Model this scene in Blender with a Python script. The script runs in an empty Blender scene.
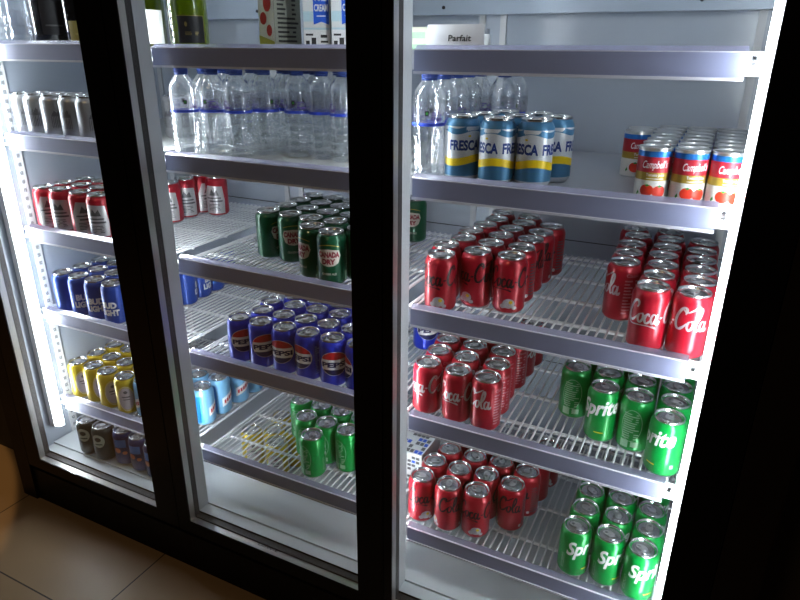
import bpy, bmesh, math, random
from mathutils import Vector, Matrix
random.seed(7)
SC = bpy.context.scene
COL = SC.collection
PI = math.pi
# ------------------------------------------------------------------ materials
def node_mat(name):
    m = bpy.data.materials.new(name); m.use_nodes = True
    nt = m.node_tree
    return m, nt, nt.nodes.get('Principled BSDF')
def plain(name, col, rough=.5, metal=0., coat=0., spec=.5, bump=0., scale=200., vary=0.):
    m, nt, b = node_mat(name)
    b.inputs['Base Color'].default_value = (*col, 1)
    b.inputs['Roughness'].default_value = rough
    b.inputs['Metallic'].default_value = metal
    b.inputs['Coat Weight'].default_value = coat
    b.inputs['Specular IOR Level'].default_value = spec
    if bump or vary:
        tc = nt.nodes.new('ShaderNodeTexCoord'); n = nt.nodes.new('ShaderNodeTexNoise')
        n.inputs['Scale'].default_value = scale; n.inputs['Detail'].default_value = 3
        nt.links.new(tc.outputs['Object'], n.inputs['Vector'])
        if bump:
            bp = nt.nodes.new('ShaderNodeBump'); bp.inputs['Strength'].default_value = bump
            bp.inputs['Distance'].default_value = .001
            nt.links.new(n.outputs['Fac'], bp.inputs['Height']); nt.links.new(bp.outputs['Normal'], b.inputs['Normal'])
        if vary:
            r = nt.nodes.new('ShaderNodeMapRange')
            r.inputs['To Min'].default_value = max(0, rough - vary); r.inputs['To Max'].default_value = rough + vary
            nt.links.new(n.outputs['Fac'], r.inputs['Value']); nt.links.new(r.outputs['Result'], b.inputs['Roughness'])
    return m
def clear(name, tint, gloss_col=(1, 1, 1), base=.04, gain=.7, power=3., rough=.02, diffuse=0., bump=0., scale=60., trans_col=None):
    """thin clear sheet: see-through mixed with a mirror reflection that grows at grazing angles"""
    m = bpy.data.materials.new(name); m.use_nodes = True; nt = m.node_tree; nt.nodes.clear()
    out = nt.nodes.new('ShaderNodeOutputMaterial'); mix = nt.nodes.new('ShaderNodeMixShader')
    tr = nt.nodes.new('ShaderNodeBsdfTransparent'); tr.inputs[0].default_value = (*tint, 1)
    gl = nt.nodes.new('ShaderNodeBsdfGlossy'); gl.inputs['Color'].default_value = (*gloss_col, 1); gl.inputs['Roughness'].default_value = rough
    lw = nt.nodes.new('ShaderNodeLayerWeight'); lw.inputs['Blend'].default_value = .5
    pw = nt.nodes.new('ShaderNodeMath'); pw.operation = 'POWER'; pw.inputs[1].default_value = power
    ma = nt.nodes.new('ShaderNodeMath'); ma.operation = 'MULTIPLY_ADD'; ma.inputs[1].default_value = gain; ma.inputs[2].default_value = base
    ma.use_clamp = True
    nt.links.new(lw.outputs['Facing'], pw.inputs[0]); nt.links.new(pw.outputs[0], ma.inputs[0]); nt.links.new(ma.outputs[0], mix.inputs[0])
    a = tr.outputs[0]
    if diffuse:
        mx2 = nt.nodes.new('ShaderNodeMixShader'); mx2.inputs[0].default_value = diffuse
        df = nt.nodes.new('ShaderNodeBsdfTranslucent'); df.inputs[0].default_value = (*(trans_col or tint), 1)
        nt.links.new(tr.outputs[0], mx2.inputs[1]); nt.links.new(df.outputs[0], mx2.inputs[2]); a = mx2.outputs[0]
    nt.links.new(a, mix.inputs[1]); nt.links.new(gl.outputs[0], mix.inputs[2]); nt.links.new(mix.outputs[0], out.inputs[0])
    if bump:
        tc = nt.nodes.new('ShaderNodeTexCoord'); n = nt.nodes.new('ShaderNodeTexNoise'); n.inputs['Scale'].default_value = scale
        bp = nt.nodes.new('ShaderNodeBump'); bp.inputs['Strength'].default_value = bump; bp.inputs['Distance'].default_value = .002
        nt.links.new(tc.outputs['Object'], n.inputs['Vector']); nt.links.new(n.outputs['Fac'], bp.inputs['Height'])
        nt.links.new(bp.outputs['Normal'], gl.inputs['Normal']); nt.links.new(bp.outputs['Normal'], lw.inputs['Normal'])
    return m
def emit(name, col, s):
    m = bpy.data.materials.new(name); m.use_nodes = True; nt = m.node_tree; nt.nodes.clear()
    out = nt.nodes.new('ShaderNodeOutputMaterial'); e = nt.nodes.new('ShaderNodeEmission')
    e.inputs[0].default_value = (*col, 1); e.inputs[1].default_value = s
    nt.links.new(e.outputs[0], out.inputs[0]); return m
def paint(name, col, metal=.30, rough=.3): return plain(name, col, rough, metal, .25, .5)

SIDE_LED, MULL_LED = 34., 95.
M = dict(
 black=plain('black_enamel', (.0035, .0035, .0045), .5, spec=.12, vary=.08, scale=30),
 band=plain('black_glass_print', (.0025, .0025, .0035), .3, spec=.10),
 bezel=plain('dark_brown_enamel', (.008, .0055, .0052), .5, spec=.15, vary=.08, scale=20),
 alu=plain('brushed_aluminium', (.62, .60, .58), .38, .85, bump=.08, scale=90),
 gasket=plain('dark_gasket', (.035, .03, .03), .5),
 mull=plain('grey_mullion', (.55, .56, .58), .45, .1),
 liner=plain('grey_liner', (.42, .465, .535), .22, .0, .0, .5, vary=.06, scale=12),
 panel=plain('header_panel', (.40, .465, .55), .32, .1, vary=.05, scale=10),
 floorpan=plain('white_floor_liner', (.56, .60, .63), .42, vary=.05, scale=15),
 white=plain('white_steel', (.78, .79, .80), .35, .0, .2),
 wire=plain('white_coated_wire', (.80, .81, .83), .38, .1, .2),
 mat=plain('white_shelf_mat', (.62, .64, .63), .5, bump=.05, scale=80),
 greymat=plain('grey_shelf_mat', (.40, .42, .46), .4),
 rail=plain('lavender_rail', (.30, .32, .48), .36, .0, .15, .5, vary=.08, scale=25),
 railtop=clear('clear_rail_flange', (.86, .85, .95), base=.10, gain=.6, power=2.5, rough=.12, diffuse=.35, trans_col=(.8, .78, .95)),
 railedge=plain('rail_edge_highlight', (.72, .72, .80), .3, .0, .3),  # highlight along the rail edges painted in as a paler colour
 slot=plain('dark_slot', (.01, .01, .012), .6), softslot=plain('grey_slot', (.30, .31, .33), .5),
 ledside=emit('led_side_tube', (.90, .95, 1.0), SIDE_LED),
 ledmull=emit('led_mullion_dots', (.90, .95, 1.0), MULL_LED),
 glass=clear('door_glass', (.965, .975, .975), base=.018, gain=.5, power=5., rough=0.),
 print_dark=plain('dark_print', (.02, .02, .02), .6),
 lid=plain('can_lid_metal', (.64, .65, .66), .24, .95, bump=.04, scale=300),
 lidshade=plain('can_lid_metal_shaded', (.40, .41, .42), .4, .9), silver=plain('can_silver', (.62, .63, .65), .34, .85),  # lidshade: shade in the mouth painted as a darker copy of the lid metal
 tin=plain('tin_rim', (.68, .68, .66), .3, .95),
 red=paint('cola_red', (.43, .008, .024)), redzero=paint('cola_red_zero', (.42, .008, .022)),
 black_ink=plain('black_ink', (.012, .006, .006), .35, .2), white_ink=plain('white_ink', (.82, .82, .82), .38, .15),
 silver_ink=plain('silver_ink', (.68, .66, .66), .3, .6), pink_ink=plain('pale_pink_ink', (.62, .25, .28), .4, .2),
 green=paint('soda_green', (.0, .29, .045)), palegreen=plain('pale_green_ink', (.36, .60, .38), .4, .2), darkgreen_ink=plain('dark_green_ink', (.0, .10, .02), .4, .2),
 yellow_ink=plain('yellow_ink', (.85, .62, .02), .4, .1),
 ginger=paint('ginger_green', (.004, .085, .035)), red_ink=plain('red_ink', (.50, .012, .02), .4, .1), crimson_ink=plain('crimson_ink', (.24, .008, .03), .45, .1), cream_ink=plain('cream_ink', (.58, .53, .45), .4, .1),
 blue=paint('cola_blue', (.010, .032, .52), .25), navy_ink=plain('navy_ink', (.008, .012, .09), .35, .2), lightblue_ink=plain('light_blue_ink', (.25, .40, .85), .4, .2),
 fresca_w=paint('citrus_silver_white', (.72, .75, .78), .2, .3), fresca_b=plain('citrus_blue', (.065, .21, .37), .35, .3), fresca_y=plain('citrus_yellow', (.85, .60, .01), .35, .1), fresca_n=plain('citrus_navy', (.01, .04, .22), .4, .1),
 soup_red=plain('soup_red', (.42, .015, .03), .38, .1), soup_gold=plain('soup_gold', (.38, .27, .04), .38, .3), soup_blue=plain('soup_blue', (.02, .16, .50), .3, .4), soup_white=plain('soup_white', (.66, .66, .64), .45), tomato=plain('tomato_red', (.60, .03, .01), .4), leaf=plain('leaf_green', (.03, .22, .03), .5),
 beerblue=paint('beer_blue', (.012, .065, .36)), beerblue2=plain('beer_blue_light', (.05, .2, .62), .35, .3),
 yellow=paint('can_yellow', (.62, .47, .03), .4, .3), oval=plain('oval_grey_lilac', (.52, .47, .50), .4, .2), gold=paint('can_gold', (.52, .36, .05)),
 sky=paint('can_sky_blue', (.20, .48, .74), .3, .32), skydeep=plain('sky_deep', (.02, .25, .68), .35, .3),
 slate=paint('can_dark_green', (.03, .045, .04), .4, .35), pale=plain('pale_green_label', (.38, .46, .40), .45), deepnavy=paint('can_deep_navy', (.02, .025, .12), .4, .35), orange_ink=plain('orange_ink', (.55, .17, .08), .45),
 softgrey=plain('soft_grey_ink', (.28, .28, .30), .4, .6), grey_ink=plain('grey_ink', (.13, .13, .14), .4, .4),
 pet=clear('clear_bottle_plastic', (.965, .975, .98), base=.10, gain=.9, power=1.4, rough=.07, diffuse=.11, bump=1.0, scale=70., trans_col=(.9, .95, 1)),
 petlabel=clear('clear_bottle_label', (.93, .93, .95), base=.05, gain=.5, power=2.5, rough=.1, diffuse=.12, trans_col=(.9, .9, .95)),
 cap=plain('blue_cap', (.012, .04, .22), .42), blueband=plain('blue_band', (.03, .07, .62), .4), purple_ink=plain('purple_ink', (.08, .03, .26), .5),
 wine=clear('green_wine_glass', (.30, .36, .05), base=.06, gain=.6, power=2.5, rough=.05, diffuse=.55, trans_col=(.20, .25, .02)),
 darkwine=clear('dark_wine_glass', (.10, .10, .11), base=.08, gain=.7, power=2., rough=.1, diffuse=.3, trans_col=(.12, .12, .13)),
 foil=plain('foil', (.06, .07, .03), .35, .6), label_black=plain('label_black', (.012, .012, .016), .5), label_white=plain('label_white', (.80, .80, .76), .55), label_gold=plain('label_gold', (.35, .27, .10), .4, .6), olive_yellow=plain('olive_yellow', (.36, .36, .05), .5), label_olive=plain('label_olive', (.20, .16, .04), .5),
 bag=clear('clear_wrap', (.93, .95, .97), base=.06, gain=.9, power=1.6, rough=.08, diffuse=.12, bump=1.0, scale=30., trans_col=(.9, .93, 1)),
 card=plain('white_card', (.80, .80, .83), .6), carton_w=plain('carton_white', (.70, .72, .72), .5), carton_g=plain('carton_olive_grey', (.27, .28, .23), .5), carton_b=plain('carton_pale_blue', (.48, .66, .74), .5), ribbon=plain('ribbon_blue', (.015, .10, .62), .45), carton_cream=plain('carton_cream', (.72, .74, .60), .5),
 cupplastic=plain('white_plastic', (.66, .68, .68), .4), cupcap=plain('grey_cap', (.25, .27, .30), .45),
 wall=plain('dark_wall_paint', (.018, .014, .012), .7, bump=.1, scale=120),
)
# tiled floor: tan porcelain, 0.6 m tiles with thin dark grout
def floor_mat():
    m, nt, b = node_mat('tan_floor_tile')
    tc = nt.nodes.new('ShaderNodeTexCoord'); sx = nt.nodes.new('ShaderNodeSeparateXYZ'); nt.links.new(tc.outputs['Object'], sx.inputs[0])
    def line(sock, off):
        a = nt.nodes.new('ShaderNodeMath'); a.operation = 'ADD'; a.inputs[1].default_value = off; nt.links.new(sock, a.inputs[0])
        d = nt.nodes.new('ShaderNodeMath'); d.operation = 'DIVIDE'; d.inputs[1].default_value = .6; nt.links.new(a.outputs[0], d.inputs[0])
        f = nt.nodes.new('ShaderNodeMath'); f.operation = 'FRACT'; nt.links.new(d.outputs[0], f.inputs[0])
        c = nt.nodes.new('ShaderNodeMath'); c.operation = 'LESS_THAN'; c.inputs[1].default_value = .0065; nt.links.new(f.outputs[0], c.inputs[0])
        return c.outputs[0]
    mx = nt.nodes.new('ShaderNodeMath'); mx.operation = 'MAXIMUM'
    nt.links.new(line(sx.outputs['X'], 1.262 + 6), mx.inputs[0]); nt.links.new(line(sx.outputs['Y'], .375 + 6), mx.inputs[1])
    n = nt.nodes.new('ShaderNodeTexNoise'); n.inputs['Scale'].default_value = 3; n.inputs['Detail'].default_value = 5
    nt.links.new(tc.outputs['Object'], n.inputs['Vector'])
    cr = nt.nodes.new('ShaderNodeValToRGB'); cr.color_ramp.elements[0].color = (.30, .205, .115, 1); cr.color_ramp.elements[1].color = (.36, .25, .145, 1)
    nt.links.new(n.outputs['Fac'], cr.inputs[0])
    mc = nt.nodes.new('ShaderNodeMixRGB'); mc.inputs[2].default_value = (.03, .022, .016, 1)
    nt.links.new(mx.outputs[0], mc.inputs[0]); nt.links.new(cr.outputs[0], mc.inputs[1]); nt.links.new(mc.outputs[0], b.inputs['Base Color'])
    b.inputs['Roughness'].default_value = .42
    return m
M['floor'] = floor_mat()

# ------------------------------------------------------------------ mesh building
class MB:
    def __init__(s): s.v = []; s.f = []; s.m = []; s.sm = []
    def add(s, vs, fs, mat=0, smooth=False):
        o = len(s.v); s.v += [tuple(v) for v in vs]
        for f in fs: s.f.append([o + i for i in f]); s.m.append(mat); s.sm.append(smooth)
    def box(s, x0, x1, y0, y1, z0, z1, mat=0):
        s.add([(x, y, z) for z in (z0, z1) for y in (y0, y1) for x in (x0, x1)],
              [(0, 2, 3, 1), (4, 5, 7, 6), (0, 1, 5, 4), (2, 6, 7, 3), (0, 4, 6, 2), (1, 3, 7, 5)], mat)
    def rbox(s, x0, x1, y0, y1, z0, z1, r, mat=0):
        bm = bmesh.new(); bmesh.ops.create_cube(bm, size=1)
        for v in bm.verts: v.co = Vector(((x0 + x1) / 2 + v.co.x * (x1 - x0), (y0 + y1) / 2 + v.co.y * (y1 - y0), (z0 + z1) / 2 + v.co.z * (z1 - z0)))
        bmesh.ops.bevel(bm, geom=bm.edges[:], offset=r, segments=2, profile=.5, affect='EDGES')
        s.bm(bm, mat)
    def bm(s, bm, mat=0, smooth=False):
        bm.verts.index_update(); s.add([v.co for v in bm.verts], [[v.index for v in f.verts] for f in bm.faces], mat, smooth); bm.free()
    def tube(s, p0, p1, r, n=6, mat=0, r1=None):
        p0, p1 = Vector(p0), Vector(p1); d = (p1 - p0).normalized()
        a = Vector((0, 0, 1)) if abs(d.z) < .9 else Vector((1, 0, 0))
        u = d.cross(a).normalized(); w = d.cross(u); r1 = r if r1 is None else r1
        vs = []
        for p, q in ((p0, r), (p1, r1)):
            for i in range(n):
                t = 2 * PI * i / n; vs.append(p + u * math.cos(t) * q + w * math.sin(t) * q)
        fs = [(i, (i + 1) % n, n + (i + 1) % n, n + i) for i in range(n)]
        s.add(vs, fs, mat, True); s.add(vs[:n], [list(range(n))[::-1]], mat); s.add(vs[n:], [list(range(n))], mat)
    def lathe(s, prof, n=40, mats=None, mat=0, c=(0, 0, 0), close=True, smooth=True):
        vs = []
        for r, z in prof:
            for i in range(n):
                t = 2 * PI * i / n; vs.append((c[0] + r * math.cos(t), c[1] + r * math.sin(t), c[2] + z))
        o = len(s.v); s.v += vs
        for k in range(len(prof) - 1):
            for i in range(n):
                j = (i + 1) % n
                s.f.append([o + k * n + i, o + k * n + j, o + (k + 1) * n + j, o + (k + 1) * n + i])
                s.m.append(mats[k] if mats else mat); s.sm.append(smooth)
        if close:
            s.f.append([o + i for i in range(n)][::-1]); s.m.append(mats[0] if mats else mat); s.sm.append(False)
            q = o + (len(prof) - 1) * n
            s.f.append([q + i for i in range(n)]); s.m.append(mats[-1] if mats else mat); s.sm.append(False)
    def mesh(s, name, mats):
        me = bpy.data.meshes.new(name); me.from_pydata(s.v, [], s.f)
        for m in (mats if isinstance(mats, (list, tuple)) else [mats]): me.materials.append(m)
        me.polygons.foreach_set('material_index', s.m); me.polygons.foreach_set('use_smooth', s.sm); me.update()
        return me
LOC = {}
def obj(name, me, parent=None, loc=(0, 0, 0), rz=0):
    o = bpy.data.objects.new(name, me); COL.objects.link(o); o.location = loc; o.rotation_euler = (0, 0, rz)
    if parent: o.parent = parent
    return o
def build(name, mb, mats, parent=None, origin=(0, 0, 0)):
    """mb in world coordinates; origin becomes the object's own origin"""
    mb.v = [(x - origin[0], y - origin[1], z - origin[2]) for x, y, z in mb.v]
    o = obj(name, mb.mesh(name, mats), parent)
    pw = LOC.get(parent.name, (0, 0, 0)) if parent else (0, 0, 0)
    o.location = tuple(a - b for a, b in zip(origin, pw)); LOC[o.name] = tuple(origin)
    return o
def tag(o, label, cat, group=None):
    o['label'] = label; o['category'] = cat
    if group: o['group'] = group
    return o
def empty(name, loc=(0, 0, 0), rz=0):
    o = bpy.data.objects.new(name, None); COL.objects.link(o); o.location = loc; o.rotation_euler = (0, 0, rz)
    o.empty_display_size = .05; LOC[o.name] = tuple(loc); return o
def structure(o): o['kind'] = 'structure'; return o
def copy_tree(o, parent=None):
    c = o.copy(); COL.objects.link(c)
    if parent: c.parent = parent
    for ch in CHILD.get(o.name, []): copy_tree(ch, c)
    return c
CHILD = {}
def child(parent, name, me, label=None):
    o = obj(name, me, parent); CHILD.setdefault(parent.name, []).append(o)
    if label: o['label'] = label
    return o

# ------------------------------------------------------------------ printed artwork wrapped on round things
TXT = {}
def text2d(s, w=None, h=None, shear=0., bold=.0, cx=0., cz=0., rot=0., condense=True):
    key = (s, shear, bold)
    if key not in TXT:
        cu = bpy.data.curves.new('print', 'FONT'); cu.body = s; cu.size = 1; cu.shear = shear; cu.offset = bold; cu.resolution_u = 3
        ob = bpy.data.objects.new('print', cu); me = bpy.data.meshes.new_from_object(ob)
        vs = [(v.co.x, v.co.y) for v in me.vertices]; fs = [list(p.vertices) for p in me.polygons]
        bpy.data.objects.remove(ob); bpy.data.curves.remove(cu); bpy.data.meshes.remove(me); TXT[key] = (vs, fs)
    vs, fs = TXT[key]
    x0 = min(v[0] for v in vs); x1 = max(v[0] for v in vs); y0 = min(v[1] for v in vs); y1 = max(v[1] for v in vs)
    k = (h or 1) / (y1 - y0) if h else w / (x1 - x0); kx = (w / (x1 - x0)) if w else k
    if not h: k = kx
    out = []
    for x, y in vs:
        a = (x - (x0 + x1) / 2) * kx; b = (y - (y0 + y1) / 2) * k
        out.append((cx + a * math.cos(rot) - b * math.sin(rot), cz + a * math.sin(rot) + b * math.cos(rot)))
    return out, fs
def rect2d(x0, x1, z0, z1): return [(x0, z0), (x1, z0), (x1, z1), (x0, z1)], [[0, 1, 2, 3]]
def poly2d(p): return list(p), [list(range(len(p)))]
def ell2d(cx, cz, a, b, n=28, t0=0, t1=2 * PI):
    full = abs(t1 - t0 - 2 * PI) < 1e-6
    return poly2d([(cx + a * math.cos(t0 + (t1 - t0) * i / (n if full else n - 1)), cz + b * math.sin(t0 + (t1 - t0) * i / (n if full else n - 1))) for i in range(n)])
def ring2d(cx, cz, a, b, w, n=32):
    vs = [];
    for i in range(n):
        t = 2 * PI * i / n; vs += [(cx + a * math.cos(t), cz + b * math.sin(t)), (cx + (a - w) * math.cos(t), cz + (b - w) * math.sin(t))]
    return vs, [[2 * i, 2 * ((i + 1) % n), 2 * ((i + 1) % n) + 1, 2 * i + 1] for i in range(n)]
def stroke2d(pts, w, sx=1, sz=1, ox=0, oz=0, taper=True):
    P = [Vector(p) for p in pts]; Q = []
    for i in range(len(P) - 1):
        a = P[max(i - 1, 0)]; b = P[i]; c = P[i + 1]; d = P[min(i + 2, len(P) - 1)]
        for k in range(4):
            t = k / 4
            Q.append(.5 * ((2 * b) + (c - a) * t + (2 * a - 5 * b + 4 * c - d) * t * t + (3 * b - a - 3 * c + d) * t ** 3))
    Q.append(P[-1]); vs = []
    for i, q in enumerate(Q):
        d = (Q[min(i + 1, len(Q) - 1)] - Q[max(i - 1, 0)]); d = d.normalized() if d.length > 1e-6 else Vector((1, 0))
        n = Vector((-d.y, d.x)); u = i / (len(Q) - 1)
        ww = w * 1.35 * (.5 + .5 * abs(d.y)) * ((min(1, .35 + 4 * u, .35 + 4 * (1 - u))) if taper else 1)
        for s in (1, -1):
            p = q + n * ww * s * .5; vs.append((ox + p.x * sx, oz + p.y * sz))
    return vs, [[2 * i, 2 * i + 2, 2 * i + 3, 2 * i + 1] for i in range(len(Q) - 1)]
def script_logo(cx, cz, unit, unitz):
    o = [(.92, .42), (.78, .34), (.74, .14), (.84, .0), (.98, .08), (1.06, .28), (1.0, .42), (.90, .42)]
    a1 = [(1.80, .38), (1.66, .44), (1.54, .3), (1.54, .08), (1.64, .0), (1.76, .14), (1.88, .46)]; a2 = [(1.88, .46), (1.80, .14), (1.88, .0), (2.04, .14)]
    sh = lambda L, d: [(x + d, y) for x, y in L]
    S = [([(.60, .66), (.70, .84), (.60, .98), (.40, .92), (.18, .66), (.06, .34), (.10, .10), (.26, .0), (.48, .08), (.68, .28)], .13),
         ([(.05, .34), (.06, .02), (.30, -.16), (.8, -.13), (1.4, -.12), (1.85, -.22), (1.6, -.08)], .07),
         (o, .11), ([(.98, .40), (1.1, .36), (1.2, .38)], .05), ([(1.42, .32), (1.36, .44), (1.22, .36), (1.16, .16), (1.24, .0), (1.38, .04), (1.54, .2)], .11),
         (a1, .10), (a2, .12), ([(2.05, .26), (2.26, .30)], .1),
         ([(2.90, .70), (2.98, .88), (2.85, 1.0), (2.65, .9), (2.45, .62), (2.38, .3), (2.46, .06), (2.64, .0), (2.86, .12), (3.02, .3)], .13),
         ([(2.70, .95), (3.0, .80), (3.35, .95), (3.75, 1.16)], .08), (sh(o, 2.34), .11),
         ([(3.36, .30), (3.56, .36), (3.76, .66), (3.82, .94), (3.72, 1.02), (3.60, .74), (3.54, .28), (3.62, .0), (3.78, .1)], .11),
         (sh(a1, 2.26), .10), (sh(a2, 2.26), .12)]
    return [stroke2d(p, w, unit, unitz, cx - 2.15 * unit, cz - .45 * unitz) for p, w in S]
def facts2d(cx, z0, z1, w, n=9, seed=1):
    """a block of fine ruled lines like a facts panel"""
    rr = random.Random(seed); out = []
    h = (z1 - z0) / n
    for i in range(n):
        z = z0 + h * i; ww = w * rr.uniform(.55, 1); x = cx - w / 2
        k = rr.choice([1, 2, 2])
        if k == 1: out.append(rect2d(x, x + ww, z, z + h * .45))
        else: out += [rect2d(x, x + ww * .55, z, z + h * .45), rect2d(x + w * .7, x + w * rr.uniform(.82, 1), z, z + h * .45)]
    return out
def wrap(mb, shapes, mat, Rf, off=.00018, step=.0035, s0=0.):
    if isinstance(shapes, tuple): shapes = [shapes]
    bm = bmesh.new()
    for vs, fs in shapes:
        bv = [bm.verts.new((x + s0, 0, z)) for x, z in vs]
        for f in fs:
            try: bm.faces.new([bv[i] for i in f])
            except ValueError: pass
    if not bm.faces: bm.free(); return
    bmesh.ops.triangulate(bm, faces=[f for f in bm.faces if len(f.verts) > 4])
    x0 = min(v.co.x for v in bm.verts); x1 = max(v.co.x for v in bm.verts)
    k = math.ceil(x0 / step)
    while k * step < x1:
        bmesh.ops.bisect_plane(bm, geom=bm.verts[:] + bm.edges[:] + bm.faces[:], plane_co=(k * step, 0, 0), plane_no=(1, 0, 0), dist=1e-6); k += 1
    for v in bm.verts:
        z = v.co.z; R = Rf(z); t = v.co.x / Rf(-1); v.co = Vector(((R + off) * math.sin(t), -(R + off) * math.cos(t), z))
    bmesh.ops.recalc_face_normals(bm, faces=bm.faces[:])
    for f in bm.faces:
        c = f.calc_center_median()
        if f.normal.x * c.x + f.normal.y * c.y < 0: f.normal_flip()
    mb.bm(bm, mat, True)
def wave_band(z_of, thick, s0=-.104, s1=.104, n=60):
    vs = []
    for i in range(n + 1):
        s = s0 + (s1 - s0) * i / n; z = z_of(s); vs += [(s, z), (s, z + thick)]
    return vs, [[2 * i, 2 * i + 2, 2 * i + 3, 2 * i + 1] for i in range(n)]

# ------------------------------------------------------------------ cans
RC = .0331
def can_R(z):
    if z < 0: return RC
    if z < .012: return .0262 + (RC - .0262) * min(1, z / .010)
    if z < .103: return RC
    return RC + (.0276 - RC) * min(1, (z - .103) / .0135)
NECK = [(RC, .103), (.0327, .1062), (.0312, .1100), (.0291, .1140), (.0276, .1165)]
FOOT = [(.0225, .0022), (.0245, 0), (.0262, .0008), (.0290, .0045), (.0318, .0085), (RC, .012)]
def can_body(name, mats, art, neckmat=0, zones=()):
    mb = MB(); zs = sorted(set([.012, .103] + [z for z, _ in zones])); prof = FOOT[:] + [(RC, z) for z in zs[1:]] + NECK[1:]
    ml = []
    for (r0, z0), (r1, z1) in zip(prof, prof[1:]):
        zc = (z0 + z1) / 2
        if z1 <= .0046: ml.append(1)
        elif zc > .103: ml.append(neckmat)
        else:
            k = 0
            for z, m in zones:
                if zc > z: k = m
            ml.append(k)
    mb.lathe(prof, 44, mats=ml); art(mb)
    return mb.mesh(name, [M[m] for m in mats])
def lid_mesh():
    mb = MB()
    mb.lathe([(.0274, .1163), (.0280, .1180), (.0282, .1208), (.0276, .1220), (.0266, .1216), (.0256, .1185), (.0248, .1150), (.0238, .1146), (.0226, .1168), (.0200, .1172), (.0190, .1166), (.0020, .1166)], 40)
    n = 22; o = [(.0108 * math.cos(2 * PI * i / n), -.0090 + .0082 * math.sin(2 * PI * i / n)) for i in range(n)]
    q = [(.0094 * math.cos(2 * PI * i / n), -.0090 + .0068 * math.sin(2 * PI * i / n)) for i in range(n)]
    vs = [(x, y, .1166) for x, y in o] + [(x, y, .1176) for x, y in q]
    mb.add(vs, [(i, (i + 1) % n, n + (i + 1) % n, n + i) for i in range(n)], 0, True); mb.add([(x, y, .1167) for x, y in q], [list(range(n))], 1)
    return mb.mesh('lid', [M['lid'], M['lidshade']])
def tab_mesh():
    mb = MB(); n = 20
    out = [(.0080 * math.cos(2 * PI * i / n) * (1.0 if math.sin(2 * PI * i / n) < 0 else .88), .0125 * math.sin(2 * PI * i / n) + .003) for i in range(n)]
    inn = [(.0040 * math.cos(2 * PI * i / n), .0088 + .0038 * math.sin(2 * PI * i / n)) for i in range(n)]
    for z0, z1 in ((.1180, .1198),):
        vs = [(x, y, z) for z in (z0, z1) for x, y in out] + [(x, y, z) for z in (z0, z1) for x, y in inn]; fs = []
        for i in range(n):
            j = (i + 1) % n
            fs += [(i, j, n + j, n + i), (n + i, n + j, 3 * n + j, 3 * n + i), (2 * n + j, 2 * n + i, 3 * n + i, 3 * n + j), (j, i, 2 * n + i, 2 * n + j)]
        mb.add(vs, fs, 0)
    mb.lathe([(.0024, .1166), (.0024, .1203), (.001, .1206)], 10)
    return mb.mesh('pull_tab', M['silver'])
LID, TAB = lid_mesh(), tab_mesh()

def art_classic(mb):
    wrap(mb, script_logo(0, .077, .0290, .040), 2, can_R)
    wrap(mb, facts2d(.084, .020, .094, .030, 11, 3), 3, can_R); wrap(mb, text2d('Classic', .026, cx=.084, cz=.100, bold=.01), 3, can_R)
    wrap(mb, rect2d(-.066, -.063, .02, .095), 3, can_R)
def art_zero(mb):
    wrap(mb, script_logo(0, .079, .0290, .040), 2, can_R)
    wrap(mb, ell2d(-.012, .026, .0125, .0105), 3, can_R); wrap(mb, ell2d(-.008, .029, .004, .0035), 4, can_R, off=.0003)
    wrap(mb, [ell2d(-.024, .020, .006, .005), ell2d(.000, .017, .005, .004)], 3, can_R)
    wrap(mb, facts2d(.084, .020, .094, .034, 11, 4), 5, can_R); wrap(mb, ell2d(.062, .02, .004, .004), 3, can_R)
def art_sprite(mb):
    wrap(mb, text2d('Sprite', .090, .046, shear=.42, bold=.03, cx=0, cz=.079, rot=.14), 2, can_R)
    wrap(mb, facts2d(.100, .034, .094, .034, 12, 5), 3, can_R); wrap(mb, ring2d(.100, .064, .021, .036, .0012), 3, can_R)
    wrap(mb, [rect2d(.082, .098, .013, .030), rect2d(.103, .118, .016, .028)], 3, can_R)
    wrap(mb, rect2d(-.007, .012, .0255, .028), 4, can_R); wrap(mb, facts2d(-.050, .022, .06, .008, 12, 6), 3, can_R)
    wrap(mb, rect2d(.040, .047, .024, .032), 3, can_R)
def art_pepsi(mb):
    for s in (0., .104):
        R = .0310; cz = .065
        wrap(mb, ell2d(0, cz, .0360, R, 36), 3, can_R, off=.00012, s0=s)
        wrap(mb, poly2d([(.0350 * math.cos(t), cz + .0301 * math.sin(t)) for t in [math.radians(20 + 140 * i / 24) for i in range(25)]]), 4, can_R, off=.0002, s0=s)
        wrap(mb, poly2d([(.0350 * math.cos(t), cz + .0301 * math.sin(t)) for t in [math.radians(212 + 116 * i / 24) for i in range(25)]]), 5, can_R, off=.0002, s0=s)
        wrap(mb, text2d('PEPSI', .0650, .0135, bold=.05, cx=0, cz=cz - .003), 5, can_R, off=.0003, s0=s)
    wrap(mb, facts2d(.052, .02, .095, .018, 14, 7), 6, can_R); wrap(mb, facts2d(-.052, .02, .095, .014, 14, 9), 6, can_R)
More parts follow.
